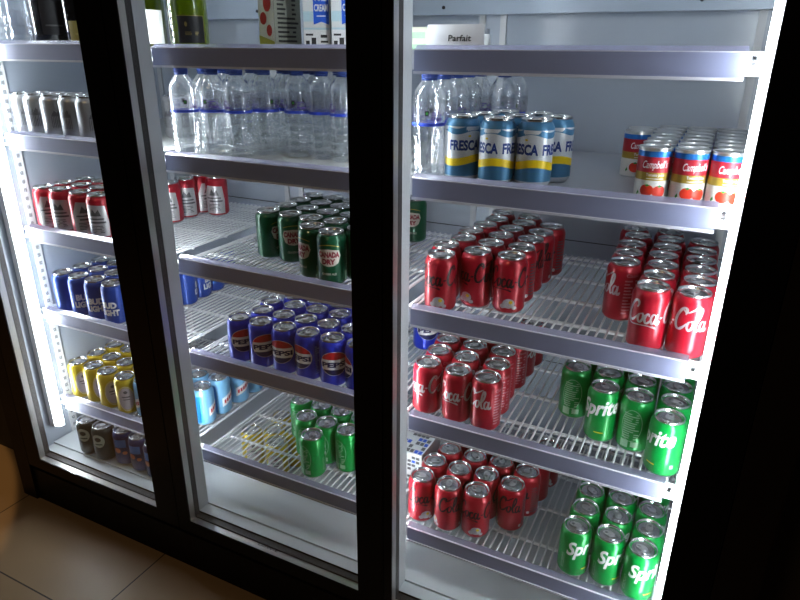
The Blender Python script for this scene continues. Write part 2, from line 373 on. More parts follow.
def art_ginger(mb):
    for s in (0., .104):
        sh = [(-.024, .084), (0, .087), (.024, .084), (.028, .072), (.022, .055), (.012, .049), (0, .047), (-.012, .049), (-.022, .055), (-.028, .072)]
        wrap(mb, poly2d(sh), 2, can_R, off=.00012, s0=s)
        wrap(mb, [text2d('CANADA', .050, .0135, bold=.06, cx=0, cz=.0745), text2d('DRY', .031, .0125, bold=.06, cx=0, cz=.0585)], 3, can_R, off=.0003, s0=s)
        wrap(mb, text2d('GINGER ALE', .034, .0055, bold=.02, cx=0, cz=.030), 2, can_R, s0=s)
        wrap(mb, wave_band(lambda q: .0955 - q * q * 8, .0016, -.026, .026, 20), 4, can_R, s0=s)
    wrap(mb, rect2d(.040, .050, .012, .034), 5, can_R); wrap(mb, facts2d(.054, .04, .095, .016, 9, 8), 5, can_R)
def art_fresca(mb):
    R = can_R
    wrap(mb, wave_band(lambda s: .012, .030 + 0, n=60), 2, R, off=.0001)
    wrap(mb, wave_band(lambda s: .034 + .004 * math.sin(s * 60), .014), 3, R, off=.0003)
    wrap(mb, wave_band(lambda s: .092 + .0035 * math.sin(s * 90), .0108), 2, R, off=.0001)
    wrap(mb, [text2d('FRESCA', .062, .0195, bold=.045, cx=0, cz=.069), text2d('FRESCA', .062, .0195, bold=.045, cx=.070, cz=.069)], 4, R)
    wrap(mb, [ell2d(.008, .086, .003, .002), ell2d(.075, .086, .003, .002)], 3, R)
    wrap(mb, rect2d(-.084, -.048, .014, .100), 5, R, off=.0004); wrap(mb, facts2d(-.066, .024, .098, .030, 12, 2), 4, R, off=.0005)
def art_silver(mb):
    rr = random.Random(3)
    for s in (-.05, 0, .05, .1):
        wrap(mb, [rect2d(-.014 + .004 * i, -.012 + .004 * i, .03, .03 + rr.uniform(.02, .06)) for i in range(8)], 2, can_R, s0=s)
        wrap(mb, poly2d([(-.014, .062), (-.005, .078), (.001, .070), (.008, .084), (.016, .062)]), 2, can_R, s0=s)
def art_redsilver(mb):
    for s in (0, .104):
        wrap(mb, poly2d([(-.032, .010), (.032, .010), (.034, .05), (.028, .093), (-.020, .097), (-.033, .064)]), 2, can_R, off=.00012, s0=s)
        wrap(mb, [rect2d(-.024, .022, .056, .060), rect2d(-.016, .026, .046, .051), poly2d([(-.014, .066), (-.006, .086), (.002, .074), (.010, .084), (.016, .066)])] + facts2d(0, .02, .042, .040, 5, 11), 3, can_R, off=.0003, s0=s)
def art_bud(mb):
    wrap(mb, [text2d('BUD', .044, .019, bold=.06, cx=0, cz=.062), text2d('LIGHT', .056, .019, bold=.06, cx=0, cz=.040)], 2, can_R)
    wrap(mb, [rect2d(.055, .058, .02, .10), rect2d(.072, .098, .03, .09)], 3, can_R)
    wrap(mb, poly2d([(.076, .05), (.084, .072), (.094, .046)]), 2, can_R, off=.0003)
def art_yellow(mb):
    for s in (0, .069, -.069):
        wrap(mb, ell2d(0, .056, .0225, .037), 2, can_R, off=.00012, s0=s); wrap(mb, ring2d(0, .056, .0245, .041, .0012), 4, can_R, s0=s)
        wrap(mb, [rect2d(-.012, .012, .060, .064), rect2d(-.009, .010, .052, .055), ell2d(0, .078, .006, .005)], 3, can_R, off=.0003, s0=s)
def art_sky(mb):
    for s in (-.05, .054):
        wrap(mb, poly2d([(-.026, .030), (.026, .052), (.026, .082), (-.026, .058)]), 2, can_R, off=.00012, s0=s)
        wrap(mb, [text2d('RASPA', .034, .012, bold=.05, cx=0, cz=.056, rot=.40)] if 0 else [poly2d([(-.020 + .0085 * i, .040 + .0038 * i), (-.014 + .0085 * i, .0425 + .0038 * i), (-.014 + .0085 * i, .0545 + .0038 * i), (-.020 + .0085 * i, .052 + .0038 * i)]) for i in range(5)], 3, can_R, off=.0003, s0=s)
    wrap(mb, rect2d(-.012, .012, .014, .1), 4, can_R)
def art_slate(mb):
    for s in (-.05, .05): wrap(mb, ell2d(0, .078, .020, .024), 2, can_R, off=.00012, s0=s); wrap(mb, [ell2d(0, .084, .010, .008), rect2d(-.012, .012, .064, .068)], 0, can_R, off=.0003, s0=s)
def art_navy(mb):
    for s in (-.05, .05):
        wrap(mb, rect2d(-.018, .018, .070, .098), 2, can_R, off=.00012, s0=s); wrap(mb, [ell2d(-.010, .058, .010, .009), ell2d(.012, .05, .007, .006)], 3, can_R, off=.0003, s0=s)

CANS = {
 'classic': ('soda_can', ['red', 'silver', 'silver_ink', 'pink_ink'], art_classic, ()),
 'zero': ('soda_can', ['redzero', 'silver', 'black_ink', 'silver_ink', 'yellow_ink', 'grey_ink'], art_zero, ()),
 'sprite': ('soda_can', ['green', 'silver', 'white_ink', 'palegreen', 'yellow_ink'], art_sprite, ()),
 'pepsi': ('soda_can', ['blue', 'silver', 'blue', 'white_ink', 'red_ink', 'navy_ink', 'lightblue_ink'], art_pepsi, ()),
 'ginger': ('soda_can', ['ginger', 'silver', 'cream_ink', 'crimson_ink', 'gold', 'palegreen'], art_ginger, ()),
 'fresca': ('soda_can', ['fresca_w', 'silver', 'fresca_b', 'fresca_y', 'fresca_n', 'silver_ink'], art_fresca, ()),
 'silver': ('drink_can', ['silver', 'silver', 'softgrey'], art_silver, ()),
 'redsilver': ('drink_can', ['red', 'silver', 'silver_ink', 'grey_ink'], art_redsilver, ()),
 'bud': ('beer_can', ['beerblue', 'silver', 'white_ink', 'beerblue2'], art_bud, ()),
 'yellow': ('drink_can', ['yellow', 'silver', 'oval', 'grey_ink', 'white_ink'], art_yellow, ()),
 'sky': ('drink_can', ['sky', 'silver', 'white_ink', 'red_ink', 'skydeep'], art_sky, ()),
 'slate': ('drink_can', ['slate', 'silver', 'pale'], art_slate, ()),
 'navy': ('drink_can', ['deepnavy', 'silver', 'beerblue2', 'orange_ink'], art_navy, ()),
}
NECKMAT = {'fresca': 2}
PROTO = {}
def proto(kind):
    if kind not in PROTO:
        nm, mats, art, zones = CANS[kind]
        PROTO[kind] = (nm, can_body('can_body', mats, art, NECKMAT.get(kind, 0), zones))
    return PROTO[kind]
ORD = ['first', 'second', 'third', 'fourth', 'fifth', 'sixth', 'seventh', 'eighth', 'ninth', 'tenth']
CAMY = -1.1111
def facing(x, y): return math.atan2(-x, y - CAMY)
MASTER = {}
def put_can(kind, x, y, z, off, label, cat, group):
    rz = facing(x, y) + math.radians(off)
    nm, body = proto(kind)
    if kind not in MASTER:
        r = empty(nm, (x, y, z), rz); child(r, 'can_body', body); l = child(r, 'lid', LID, 'silver metal lid'); t = child(l, 'pull_tab', TAB)
        t.rotation_euler = (0, 0, .6); MASTER[kind] = r
    else:
        r = copy_tree(MASTER[kind]); r.location = (x, y, z); r.rotation_euler = (0, 0, rz)
    if kind in ('silver', 'slate', 'navy'): r.scale = (1, 1, .9 if kind == 'silver' else .945)
    tag(r, label, cat, group); return r

ZB = [[.0111, .0042, .0036], [-.215, -.2282, -.2259], [-.4751, -.4826, -.4961], [-.729, -.7423, -.7532], [-1.0296, -1.0438, -1.0638]]
ZF = -1.19
def surf(s, b): return ZF + .0006 if s == 'f' else ZB[s][b] - .008 + (.0022 if s <= 1 else .0001)
POS = {
  'zero_mid': [[(-0.4737,0.0361),(-0.4905,0.1015),(-0.4765,0.1675),(-0.4835,0.2346),(-0.4725,0.3012),(-0.4663,0.3684),(-0.473,0.4386)],[(-0.4155,0.0917),(-0.4095,0.159),(-0.4091,0.2265),(-0.4054,0.2939),(-0.3946,0.3605),(-0.3994,0.4278)],[(-0.3429,0.0926),(-0.342,0.1601),(-0.3414,0.2287),(-0.3362,0.296),(-0.3272,0.3635)]],
  'classic_right': [[(-0.1298,0.1591),(-0.1329,0.2265),(-0.1351,0.2973),(-0.1325,0.3714),(-0.1466,0.4374)],[(-0.0651,0.0361),(-0.0622,0.1035),(-0.0615,0.171),(-0.0664,0.2383),(-0.065,0.3058),(-0.0631,0.3733),(-0.0706,0.4404)],[(0.0024,0.0361),(0.0082,0.1034),(0.006,0.1708),(0.004,0.2383),(0.0025,0.3058),(0.0036,0.3837)]],
  'classic_left': [[(-0.5008,0.0452),(-0.5023,0.1127),(-0.5086,0.1799),(-0.5109,0.2473),(-0.5099,0.3148)],[(-0.4277,0.0415),(-0.4348,0.1086),(-0.4394,0.176),(-0.439,0.2435),(-0.4401,0.311)],[(-0.3602,0.0395),(-0.3611,0.107),(-0.369,0.174),(-0.3614,0.2411),(-0.3589,0.3085),(-0.3549,0.3759)]],
  'sprite4': [[(-0.1991,0.1788),(-0.1996,0.2463)],[(-0.1291,0.1113),(-0.1316,0.1818),(-0.1322,0.2494)],[(-0.0619,0.1053),(-0.0643,0.1735),(-0.0651,0.2419)],[(0.0007,0.0461),(0.006,0.1134),(0.0049,0.1809),(0.005,0.2484)]],
  'zero_low': [[(-0.5108,0.051),(-0.5078,0.1184),(-0.4931,0.1843),(-0.4879,0.2516)],[(-0.4412,0.0495),(-0.4399,0.117),(-0.4241,0.1828),(-0.42,0.2501)],[(-0.3733,0.0584),(-0.373,0.1259),(-0.3563,0.1913),(-0.3497,0.2585)],[(-0.306,0.1177),(-0.2886,0.1829),(-0.2798,0.2499),(-0.2711,0.3168)]],
  'sprite5': [[(-0.1391,0.0454),(-0.1341,0.1127),(-0.1342,0.1802),(-0.1342,0.2477)],[(-0.0703,0.0493),(-0.0645,0.1165),(-0.0661,0.184),(-0.0664,0.2515)],[(-0.0024,0.0375),(0.0019,0.1049),(0.0006,0.1723),(0.001,0.2449)]],
  'ginger': [[(-0.9838,0.1312),(-0.9778,0.1984),(-0.9808,0.2658),(-0.9856,0.3332)],[(-0.9142,0.1281),(-0.9103,0.1955),(-0.9134,0.2629),(-0.9182,0.3303)],[(-0.8473,0.1191),(-0.8435,0.1865),(-0.8465,0.254),(-0.8505,0.3214)],[(-0.8034,0.0564),(-0.7797,0.1196),(-0.776,0.1882),(-0.779,0.2556)],[(-0.739,0.0361),(-0.6975,0.0893),(-0.718,0.1537),(-0.7139,0.221)],[(-0.6466,0.0451),(-0.6377,0.1207),(-0.6547,0.186)],[(-0.72,0.43)]],
  'pepsi': [[(-1.024,0.0361),(-0.9996,0.0994),(-1.02,0.1637),(-0.9836,0.2206),(-0.9926,0.2875)],[(-0.9565,0.0361),(-0.9319,0.099),(-0.945,0.1652),(-0.9119,0.224),(-0.9223,0.2907)],[(-0.8842,0.0361),(-0.8644,0.1006),(-0.8754,0.1672),(-0.8419,0.2259)],[(-0.8148,0.0361),(-0.7969,0.1013),(-0.8063,0.1683)],[(-0.7455,0.0367),(-0.7295,0.1042),(-0.7388,0.1713)],[(-0.6751,0.0387),(-0.662,0.1063),(-0.6714,0.1735)],[(-0.63,0.3193),(-0.625,0.3867)]],
  'green5': [[(-0.9554,0.1849)],[(-0.8928,0.1194),(-0.888,0.1869)],[(-0.8281,0.0498),(-0.8253,0.1172),(-0.8205,0.1846)],[(-0.758,0.1117),(-0.7532,0.1796)],[(-0.69,0.11),(-0.6857,0.1779)]],
  'blue': [[(-1.688,0.0365),(-1.688,0.104),(-1.688,0.1715)],[(-1.619,0.0365),(-1.619,0.104),(-1.619,0.1715)],[(-1.55,0.0365),(-1.55,0.104),(-1.55,0.1715)],[(-1.482,0.0367),(-1.482,0.1042)],[(-1.4099,0.2393),(-1.415,0.3066),(-1.42,0.3739),(-1.4251,0.4412)]],
  'yellow': [[(-1.705,0.04),(-1.705,0.11),(-1.705,0.178)],[(-1.637,0.0419),(-1.635,0.1093),(-1.632,0.1768)],[(-1.5691,0.0361),(-1.565,0.1035),(-1.562,0.1709)],[(-1.497,0.0378),(-1.495,0.1052)]],
  'yellowfloor': [[(-1.0237,0.1438),(-1.0699,0.1929),(-1.098,0.27)],[(-1.1289,0.1601)],[(-1.0074,0.2183),(-1.03,0.285)]],
  'silver': [[(-1.7352,0.0498),(-1.7352,0.1173)],[(-1.6678,0.0447),(-1.6678,0.1122)],[(-1.6,0.0447),(-1.6,0.1122)],[(-1.532,0.0478),(-1.5302,0.1152)],[(-1.463,0.0447),(-1.4628,0.1122)],[(-1.395,0.0498),(-1.395,0.1172)],[(-1.325,0.1998),(-1.325,0.2672)],[(-1.245,0.2298),(-1.245,0.2973)]],
  'redsilver': [[(-1.7,0.0385),(-1.7,0.106),(-1.7,0.1735)],[(-1.63,0.0385),(-1.63,0.106),(-1.63,0.1735)],[(-1.5499,0.0386),(-1.5551,0.1059),(-1.555,0.1734)],[(-1.48,0.0392),(-1.48,0.1067)],[(-1.44,0.252),(-1.445,0.32),(-1.45,0.388)],[(-1.382,0.388)]],
  'lightblue': [[(-1.43,0.05),(-1.425,0.118)],[(-1.31,0.15)],[(-1.246,0.095),(-1.243,0.163),(-1.24,0.24),(-1.2391,0.31)]],
  'floor1': [[(-1.63,-0.02)],[(-1.56,-0.022)],[(-1.485,-0.008),(-1.48,0.06)],[(-1.4162,-0.0099),(-1.41,0.058)],[(-1.3488,-0.0151)]],
  'fresca': [[(-0.444,0.05),(-0.424,0.116),(-0.404,0.182)],[(-0.371,0.04),(-0.351,0.106),(-0.331,0.172)],[(-0.304,0.055),(-0.283,0.121)]],
  'camp': [[(-0.1502,0.2618),(-0.1502,0.3175)],[(-0.0946,0.0353),(-0.0946,0.091),(-0.0946,0.1467),(-0.0946,0.2024),(-0.0946,0.2581),(-0.0946,0.3138),(-0.0946,0.3695)],[(-0.0389,0.0353),(-0.0389,0.091),(-0.0389,0.1467),(-0.0389,0.2024),(-0.0389,0.2581),(-0.0389,0.3138),(-0.0389,0.3695)],[(0.0168,0.0353),(0.0168,0.091),(0.0168,0.1467),(0.0168,0.2024),(0.0168,0.2581),(0.0168,0.3138),(0.0168,0.3695)]],
  'water2': [[(-1.1295,0.0355),(-1.0745,0.0725)],[(-1.1295,0.1096),(-1.1295,0.1813)],[(-1.0709,0.1406),(-1.082,0.2275)],[(-1.0086,0.08),(-1.0222,0.1855)],[(-0.9762,0.1378),(-1.0033,0.2491)],[(-0.9494,0.1985),(-0.9386,0.2639)],[(-0.8922,0.1502),(-0.8874,0.2218)],[(-0.8259,0.1511),(-0.8211,0.2199)],[(-0.7608,0.1383),(-0.7566,0.2045)],[(-0.66,0.14)]],
  'water3': [[(-0.5115,0.0415),(-0.5115,0.1078),(-0.5115,0.1741),(-0.51,0.2404)],[(-0.4441,0.2892),(-0.5079,0.307),(-0.44,0.356)]],
}

def nth(i, n): return 'frontmost' if i == 0 else ORD[i] + ' from front'
def put_group(key, kind, s, b, desc, cat, group, offs=None, spread=180, base=0):
    cols = POS[key]; order = sorted(range(len(cols)), key=lambda i: sum(p[0] for p in cols[i]) / len(cols[i]))
    rr = random.Random(hash_(key)); z = surf(s, b); door = ['left', 'middle', 'right'][b]
    where = 'cooler floor' if s == 'f' else ORD[s] + ' shelf'
    for ci in range(len(cols)):
        cn = order.index(ci)
        for ri, (x, y) in enumerate(cols[ci]):
            o = (offs or {}).get((ci, ri), base + rr.uniform(-spread, spread))
            put_can(kind(ci, ri) if callable(kind) else kind, x, y, z, o,
                    '%s, %s in %s column, %s of %s bay' % (desc(ci, ri) if callable(desc) else desc, nth(ri, len(cols[ci])), ORD[cn], where, door), cat, group)
def hash_(s): return sum((i + 3) * ord(c) for i, c in enumerate(s))

put_group('zero_mid', 'zero', 2, 2, 'black-script red cola can', 'can', 'black-script cola cans on the third shelf', {(0, 0): 14, (1, 0): -16, (2, 0): 22, (2, 1): -75, (2, 2): -30, (2, 3): -50, (2, 4): -85})
put_group('classic_right', 'classic', 2, 2, 'white-script red cola can', 'can', 'white-script cola cans on the third shelf', {(0, 0): -112, (1, 0): 40, (2, 0): -50})
put_group('classic_left', 'classic', 3, 2, 'white-script red cola can', 'can', 'white-script cola cans on the fourth shelf', {(0, 0): -5, (1, 0): 18, (2, 0): -88, (2, 1): -108, (2, 2): -118, (2, 3): -110})
put_group('sprite4', 'sprite', 3, 2, 'bright green lemon-lime can', 'can', 'lemon-lime cans on the fourth shelf', {(0, 0): 178, (1, 0): -8, (2, 0): 178, (3, 0): -42})
put_group('zero_low', 'zero', 4, 2, 'black-script red cola can', 'can', 'black-script cola cans on the fifth shelf', {(0, 0): 40, (1, 0): -48, (2, 0): 25, (3, 0): -62, (3, 1): -90})
put_group('sprite5', 'sprite', 4, 2, 'bright green lemon-lime can', 'can', 'lemon-lime cans on the fifth shelf', {(0, 0): 48, (1, 0): 44, (2, 0): 40})
put_group('ginger', 'ginger', 2, 1, 'dark green ginger ale can', 'can', 'ginger ale cans on the third shelf', {(0, 0): 55, (1, 0): 8, (2, 0): -62, (3, 0): -58, (4, 0): -14, (4, 1): 45})
put_group('pepsi', 'pepsi', 3, 1, 'deep blue cola can', 'can', 'blue cola cans on the fourth shelf', {(0, 0): 14, (1, 0): 14, (2, 0): -28, (3, 0): -50, (4, 0): 4, (4, 1): -72})
put_group('green5', 'sprite', 4, 1, 'plain-sided green soda can', 'can', 'green soda cans on the fifth shelf', spread=22, base=158)
put_group('yellowfloor', 'yellow', 'f', 1, 'yellow can seen through wires', 'can', 'yellow cans under the fifth shelf')
put_group('silver', 'silver', 1, 0, 'plain silver drink can', 'can', 'silver cans on the second shelf')
put_group('redsilver', 'redsilver', 2, 0, 'red can with silver panel', 'can', 'red and silver cans on the third shelf', {(0, 0): 10, (1, 0): -30, (2, 0): 5, (3, 0): -30, (4, 0): -20, (4, 1): 0, (5, 0): -20})
put_group('blue', 'bud', 3, 0, 'blue light-beer can', 'can', 'blue beer cans on the fourth shelf', {(0, 0): 60, (1, 0): 6, (2, 0): -14, (3, 0): -34, (4, 0): 100})
put_group('yellow', 'yellow', 4, 0, 'yellow can with pale oval', 'can', 'yellow cans on the fifth shelf', {(0, 0): 10, (1, 0): 20, (2, 0): 12, (3, 0): -10})
put_group('lightblue', 'sky', 4, 0, 'sky-blue can with white banner', 'can', 'sky-blue cans on the fifth shelf', {(0, 0): 50, (1, 0): 60, (2, 0): -25, (2, 1): -40, (2, 2): -60, (2, 3): 60})
put_group('floor1', lambda c, r: 'slate' if c < 2 else 'navy', 'f', 0, lambda c, r: 'dark green pale-label can' if c < 2 else 'dark navy orange-marked can', 'can', 'dark cans on the left cooler floor', {(0, 0): 50, (1, 0): 50, (2, 0): 55, (3, 0): 48, (4, 0): 50})
put_group('fresca', 'fresca', 1, 2, 'white and blue citrus can', 'can', 'citrus soda cans on the second shelf', {(0, 0): 10, (1, 0): -50, (2, 0): -42, (2, 1): -30})

# small straight-sided tomato juice cans
def soup_body():
    R = .0270; mb = MB(); mats = ['soup_white', 'tin', 'soup_gold', 'soup_red', 'soup_blue', 'white_ink', 'tomato', 'leaf', 'silver_ink']
    zs = [(.0245, 0), (.0268, .001), (.0272, .0025), (R, .0035), (R, .036), (R, .049), (R, .074), (R, .083), (.0266, .085), (.0262, .0862)]
    mb.lathe(zs, 40, mats=[1, 1, 1, 0, 2, 3, 4, 1, 1])
    Rf = lambda z: R
    for s in (0., .0848):
        wrap(mb, text2d("Campbell's", .042, .0165, shear=.35, bold=.012, cx=0, cz=.0605, rot=.03), 5, Rf, s0=s)
        wrap(mb, [text2d('Tomato Juice', .030, .006, bold=.02, cx=.002, cz=.0445)], 5, Rf, s0=s)
        wrap(mb, rect2d(-.012, .016, .0385, .0395), 5, Rf, s0=s)
        wrap(mb, [ell2d(-.009, .0195, .0110, .0098), ell2d(.011, .0180, .0115, .0100)], 6, Rf, s0=s)
        for cx, cz in ((-.009, .0285), (.011, .0275)): wrap(mb, [poly2d([(cx - .004, cz - .001), (cx, cz - .003), (cx + .005, cz - .0005), (cx, cz + .0015)])], 7, Rf, off=.0003, s0=s)
        wrap(mb, [poly2d([(-.026, .010), (-.022, .014), (-.024, .019), (-.027, .014)])], 7, Rf, s0=s)
        wrap(mb, facts2d(.042, .008, .034, .020, 7, 13), 8, Rf, s0=s)
    return mb.mesh('can_body', [M[m] for m in mats])
def soup_lid():
    mb = MB(); mb.lathe([(.0262, .0858), (.0272, .0866), (.0274, .0886), (.0266, .0892), (.0256, .0884), (.0250, .0862), (.0210, .0862), (.0200, .0868), (.002, .0868)], 40)
    return mb.mesh('lid', M['tin'])
SB, SL = soup_body(), soup_lid(); first = None
soff = {(0, 0): 20, (1, 0): 6, (2, 0): 22, (3, 0): 18}
for ci, col in enumerate(POS['camp']):
    for ri, (x, y) in enumerate(col):
        rz = facing(x, y) + math.radians(soff.get((ci, ri), random.uniform(-180, 180)))
        if first is None:
            r = first = empty('juice_can', (x, y, surf(1, 2)), rz); child(r, 'can_body', SB); child(r, 'lid', SL, 'silver metal lid')
        else: r = copy_tree(first); r.location = (x, y, surf(1, 2)); r.rotation_euler = (0, 0, rz)
        tag(r, 'small tomato juice can, %s in %s column, second shelf of right bay' % (nth(ri, 0), ORD[ci]), 'can', 'tomato juice cans on the second shelf')

# water bottles
def bottle_meshes():
    mb = MB(); prof = [(.024, .0015), (.0275, 0), (.0305, .004), (.0320, .012)]
    z = .012
    for i in range(5): prof += [(.0316, z + .003), (.0290, z + .0085), (.0316, z + .0145)]; z += .0165
    prof += [(.0312, .098), (.0312, .140), (.0318, .146), (.0306, .155), (.0262, .166), (.0190, .176), (.0140, .181), (.0132, .184)]
    mb.lathe(prof, 66)
    mb.v = [(x * (1 + .03 * math.cos(11 * math.atan2(y, x) + z * 40)), y * (1 + .03 * math.cos(11 * math.atan2(y, x) + z * 40)), z) if .006 < z < .094 else (x, y, z) for x, y, z in mb.v]
    body = mb.mesh('bottle', M['pet'])
    mb = MB(); Rf = lambda z: .03155
    mb.lathe([(.0314, .1000), (.03155, .1005), (.03155, .1395), (.0314, .1400)], 32, mats=[0, 0, 0], close=False)
    wrap(mb, rect2d(-.099, .099, .1000, .1060), 1, Rf)
    for s in (-.05, .05):
        wrap(mb, rect2d(-.018, -.0105, .119, .128), 2, Rf, s0=s); wrap(mb, ell2d(-.0142, .1235, .0022, .0028), 3, Rf, off=.0003, s0=s)
        wrap(mb, text2d('Fresh', .022, .0085, bold=.03, cx=.006, cz=.1135), 4, Rf, s0=s); wrap(mb, facts2d(.007, .120, .128, .022, 2, 21), 4, Rf, s0=s)
    label = mb.mesh('label', [M['petlabel'], M['blueband'], M['print_dark'], M['leaf'], M['purple_ink']])
    mb = MB(); vs = [(.0150, .1815), (.0152, .183), (.0152, .1855)]
    mb.lathe(vs, 24); n = 36
    mb.lathe([(.0149, .1858), (.0149, .1965), (.0142, .1980)], 24, smooth=True)
    for i in range(n):
        t = 2 * PI * i / n; c, s_ = math.cos(t), math.sin(t); mb.tube((.0149 * c, .0149 * s_, .1862), (.0149 * c, .0149 * s_, .1955), .0006, 4)
    cap = mb.mesh('cap', M['cap'])
    return body, label, cap
BB, BL, BC = bottle_meshes(); first = None
for key, b, side in (('water2', 1, 'middle'), ('water3', 2, 'right')):
    for ci, col in enumerate(POS[key]):
        for ri, (x, y) in enumerate(col):
            rz = facing(x, y) + random.uniform(-2.5, 2.5); zz = surf(1, b)
            if key == 'water3' and ci + ri == 0: rz = facing(x, y) + math.radians(-72)
            if first is None:
                r = first = empty('water_bottle', (x, y, zz), rz); child(r, 'bottle', BB); child(r, 'label', BL, 'clear label with blue band'); child(r, 'cap', BC, 'blue screw cap')
            else: r = copy_tree(first); r.location = (x, y, zz); r.rotation_euler = (0, 0, rz)
            tag(r, 'blue-capped clear water bottle, %s in %s column, second shelf of %s bay' % (nth(ri, 0), ORD[ci], side), 'bottle', 'water bottles on the second shelf')
# ------------------------------------------------------------------ top shelf goods
ZT = [ZB[0][b] - .0079 for b in range(3)]
def wine(name, x, y, z, glassmat, foil, labels, label, rz=0, h=.30, r=.043, mats=()):
    root = empty(name, (x, y, z), rz); mb = MB()
    mb.lathe([(r * .7, .004), (r * .93, 0), (r, .006), (r, h * .52), (r * .96, h * .58), (r * .80, h * .66), (r * .55, h * .74), (r * .38, h * .82), (r * .35, h * .97), (r * .40, h * .975), (r * .40, h)], 36)
    child(root, 'bottle', mb.mesh('bottle', M[glassmat]))
    mb = MB(); mb.lathe([(r * .62, h * .715), (r * .40, h * .82), (r * .37, h * .965), (r * .43, h * .97), (r * .43, h * 1.005), (r * .2, h * 1.01)], 24, close=False); child(root, 'foil', mb.mesh('foil', M[foil]))
    mb = MB()
    for shp, mi in labels: wrap(mb, shp, mi, lambda q: r, off=.0004 + .0002 * mi, step=.006)
    child(root, 'label', mb.mesh('label', [M[m] for m in mats]), label[1])
    tag(root, label[0], 'bottle'); return root
wine('wine_bottle', -1.116, .062, ZT[1], 'wine', 'foil', [(rect2d(-.026, .034, .018, .074), 0), ([rect2d(.0325, .034, .018, .074), rect2d(-.026, .034, .0725, .074)] + facts2d(.004, .034, .042, .030, 3, 5), 1), (ell2d(-.008, .056, .003, .005), 1)],
     ('green sparkling wine bottle with black gold-edged label on the top shelf', 'black label with gold edge'), facing(-1.116, .062) + .05, mats=['label_black', 'label_gold'])
wine('wine_bottle', -1.268, .085, ZT[0], 'wine', 'foil', [(rect2d(-.006, .036, .010, .082), 0), (rect2d(-.03, -.028, .02, .05), 1)],
     ('yellow-green wine bottle with blank white label beside the post', 'blank white label'), facing(-1.268, .085) + .1, mats=['label_white', 'label_gold'])
wine('wine_bottle', -1.610, .085, ZT[0], 'darkwine', 'label_black', [(rect2d(-.03, .03, .03, .11), 0), (rect2d(-.02, .02, .05, .054), 1)],
     ('dark grey wine bottle on the top left shelf beside a wrapped bottle', 'dark label'), facing(-1.61, .085) + .2, r=.046, mats=['label_black', 'grey_ink'])
wine('wine_bottle', -1.515, .105, ZT[0], 'darkwine', 'foil', [(rect2d(-.035, .035, .012, .062), 0), (rect2d(-.02, .02, .03, .034), 1)],
     ('dark bottle with olive label on the top left shelf by the post', 'olive label'), facing(-1.515, .105), mats=['label_olive', 'label_gold'])
w = wine('wrapped_bottle', -1.715, .075, ZT[0], 'pet', 'foil', [(rect2d(-.02, .02, .03, .09), 0), (rect2d(-.01, .01, .05, .053), 1)],
     ('clear bottle in crinkled plastic wrap at the far left top shelf', 'pale label'), facing(-1.715, .075), r=.038, mats=['petlabel', 'grey_ink'])
mb = MB(); rr = random.Random(4); n = 26; prof = [(.046, 0), (.050, .02), (.048, .07), (.050, .12), (.046, .17), (.040, .21), (.028, .25), (.03, .30), (.036, .33)]
vs = [];
for r_, z_ in prof:
    for i in range(n):
        q = r_ * (1 + rr.uniform(-.07, .07)); vs.append((q * math.cos(2 * PI * i / n), q * math.sin(2 * PI * i / n), z_))
mb.add(vs, [(k * n + i, k * n + (i + 1) % n, (k + 1) * n + (i + 1) % n, (k + 1) * n + i) for k in range(len(prof) - 1) for i in range(n)], 0, False)
child(w, 'plastic_wrap', mb.mesh('plastic_wrap', M['bag']), 'crinkled clear plastic wrap')
def flat_decal(mb, shapes, mat, face, x0, y0, off=.0004):
    """shapes in (s, z) laid on a carton face: 'front' faces -y at y0, 'right' faces +x at x0, 'left' faces -x at x0"""
    for vs, fs in (shapes if isinstance(shapes, list) else [shapes]):
        if face == 'front': mb.add([(x0 + s, y0 - off, z) for s, z in vs], fs, mat)
        elif face == 'right': mb.add([(x0 + off, y0 + s, z) for s, z in vs], fs, mat)
        else: mb.add([(x0 - off, y0 - s, z) for s, z in vs], [f for f in fs], mat)
def carton(name, x, y, z, rz, w, d, h, basemat, decals, mats, label, cat='carton', top=True):
    root = empty(name, (x, y, z), rz); mb = MB(); mb.rbox(-w / 2, w / 2, -d / 2, d / 2, 0, h, .0015, 0)
    if top: mb.add([(-w / 2, -d / 2, h), (w / 2, -d / 2, h), (w / 2, d / 2, h), (-w / 2, d / 2, h), (-w / 2, 0, h + .035), (w / 2, 0, h + .035)], [(0, 1, 5, 4), (2, 3, 4, 5), (1, 2, 5), (3, 0, 4)], 0); mb.box(-w / 2, w / 2, -.002, .002, h + .033, h + .05, 0)
    for shp, mi, face in decals:
        if face == 'front': flat_decal(mb, shp, mi, 'front', 0, -d / 2, .0004 * mi)
        elif face == 'right': flat_decal(mb, shp, mi, 'right', w / 2, 0, .0004 * mi)
        else: flat_decal(mb, shp, mi, 'left', -w / 2, 0, .0004 * mi)
    child(root, 'carton_body', mb.mesh('carton_body', [M[basemat]] + [M[m] for m in mats]))
    if top:
        mc = MB(); mc.lathe([(.012, 0), (.012, .012), (.011, .014)], 20, c=(0, -d * .27, h + .013)); child(root, 'screw_cap', mc.mesh('screw_cap', M['cap']))
    tag(root, label, cat); return root
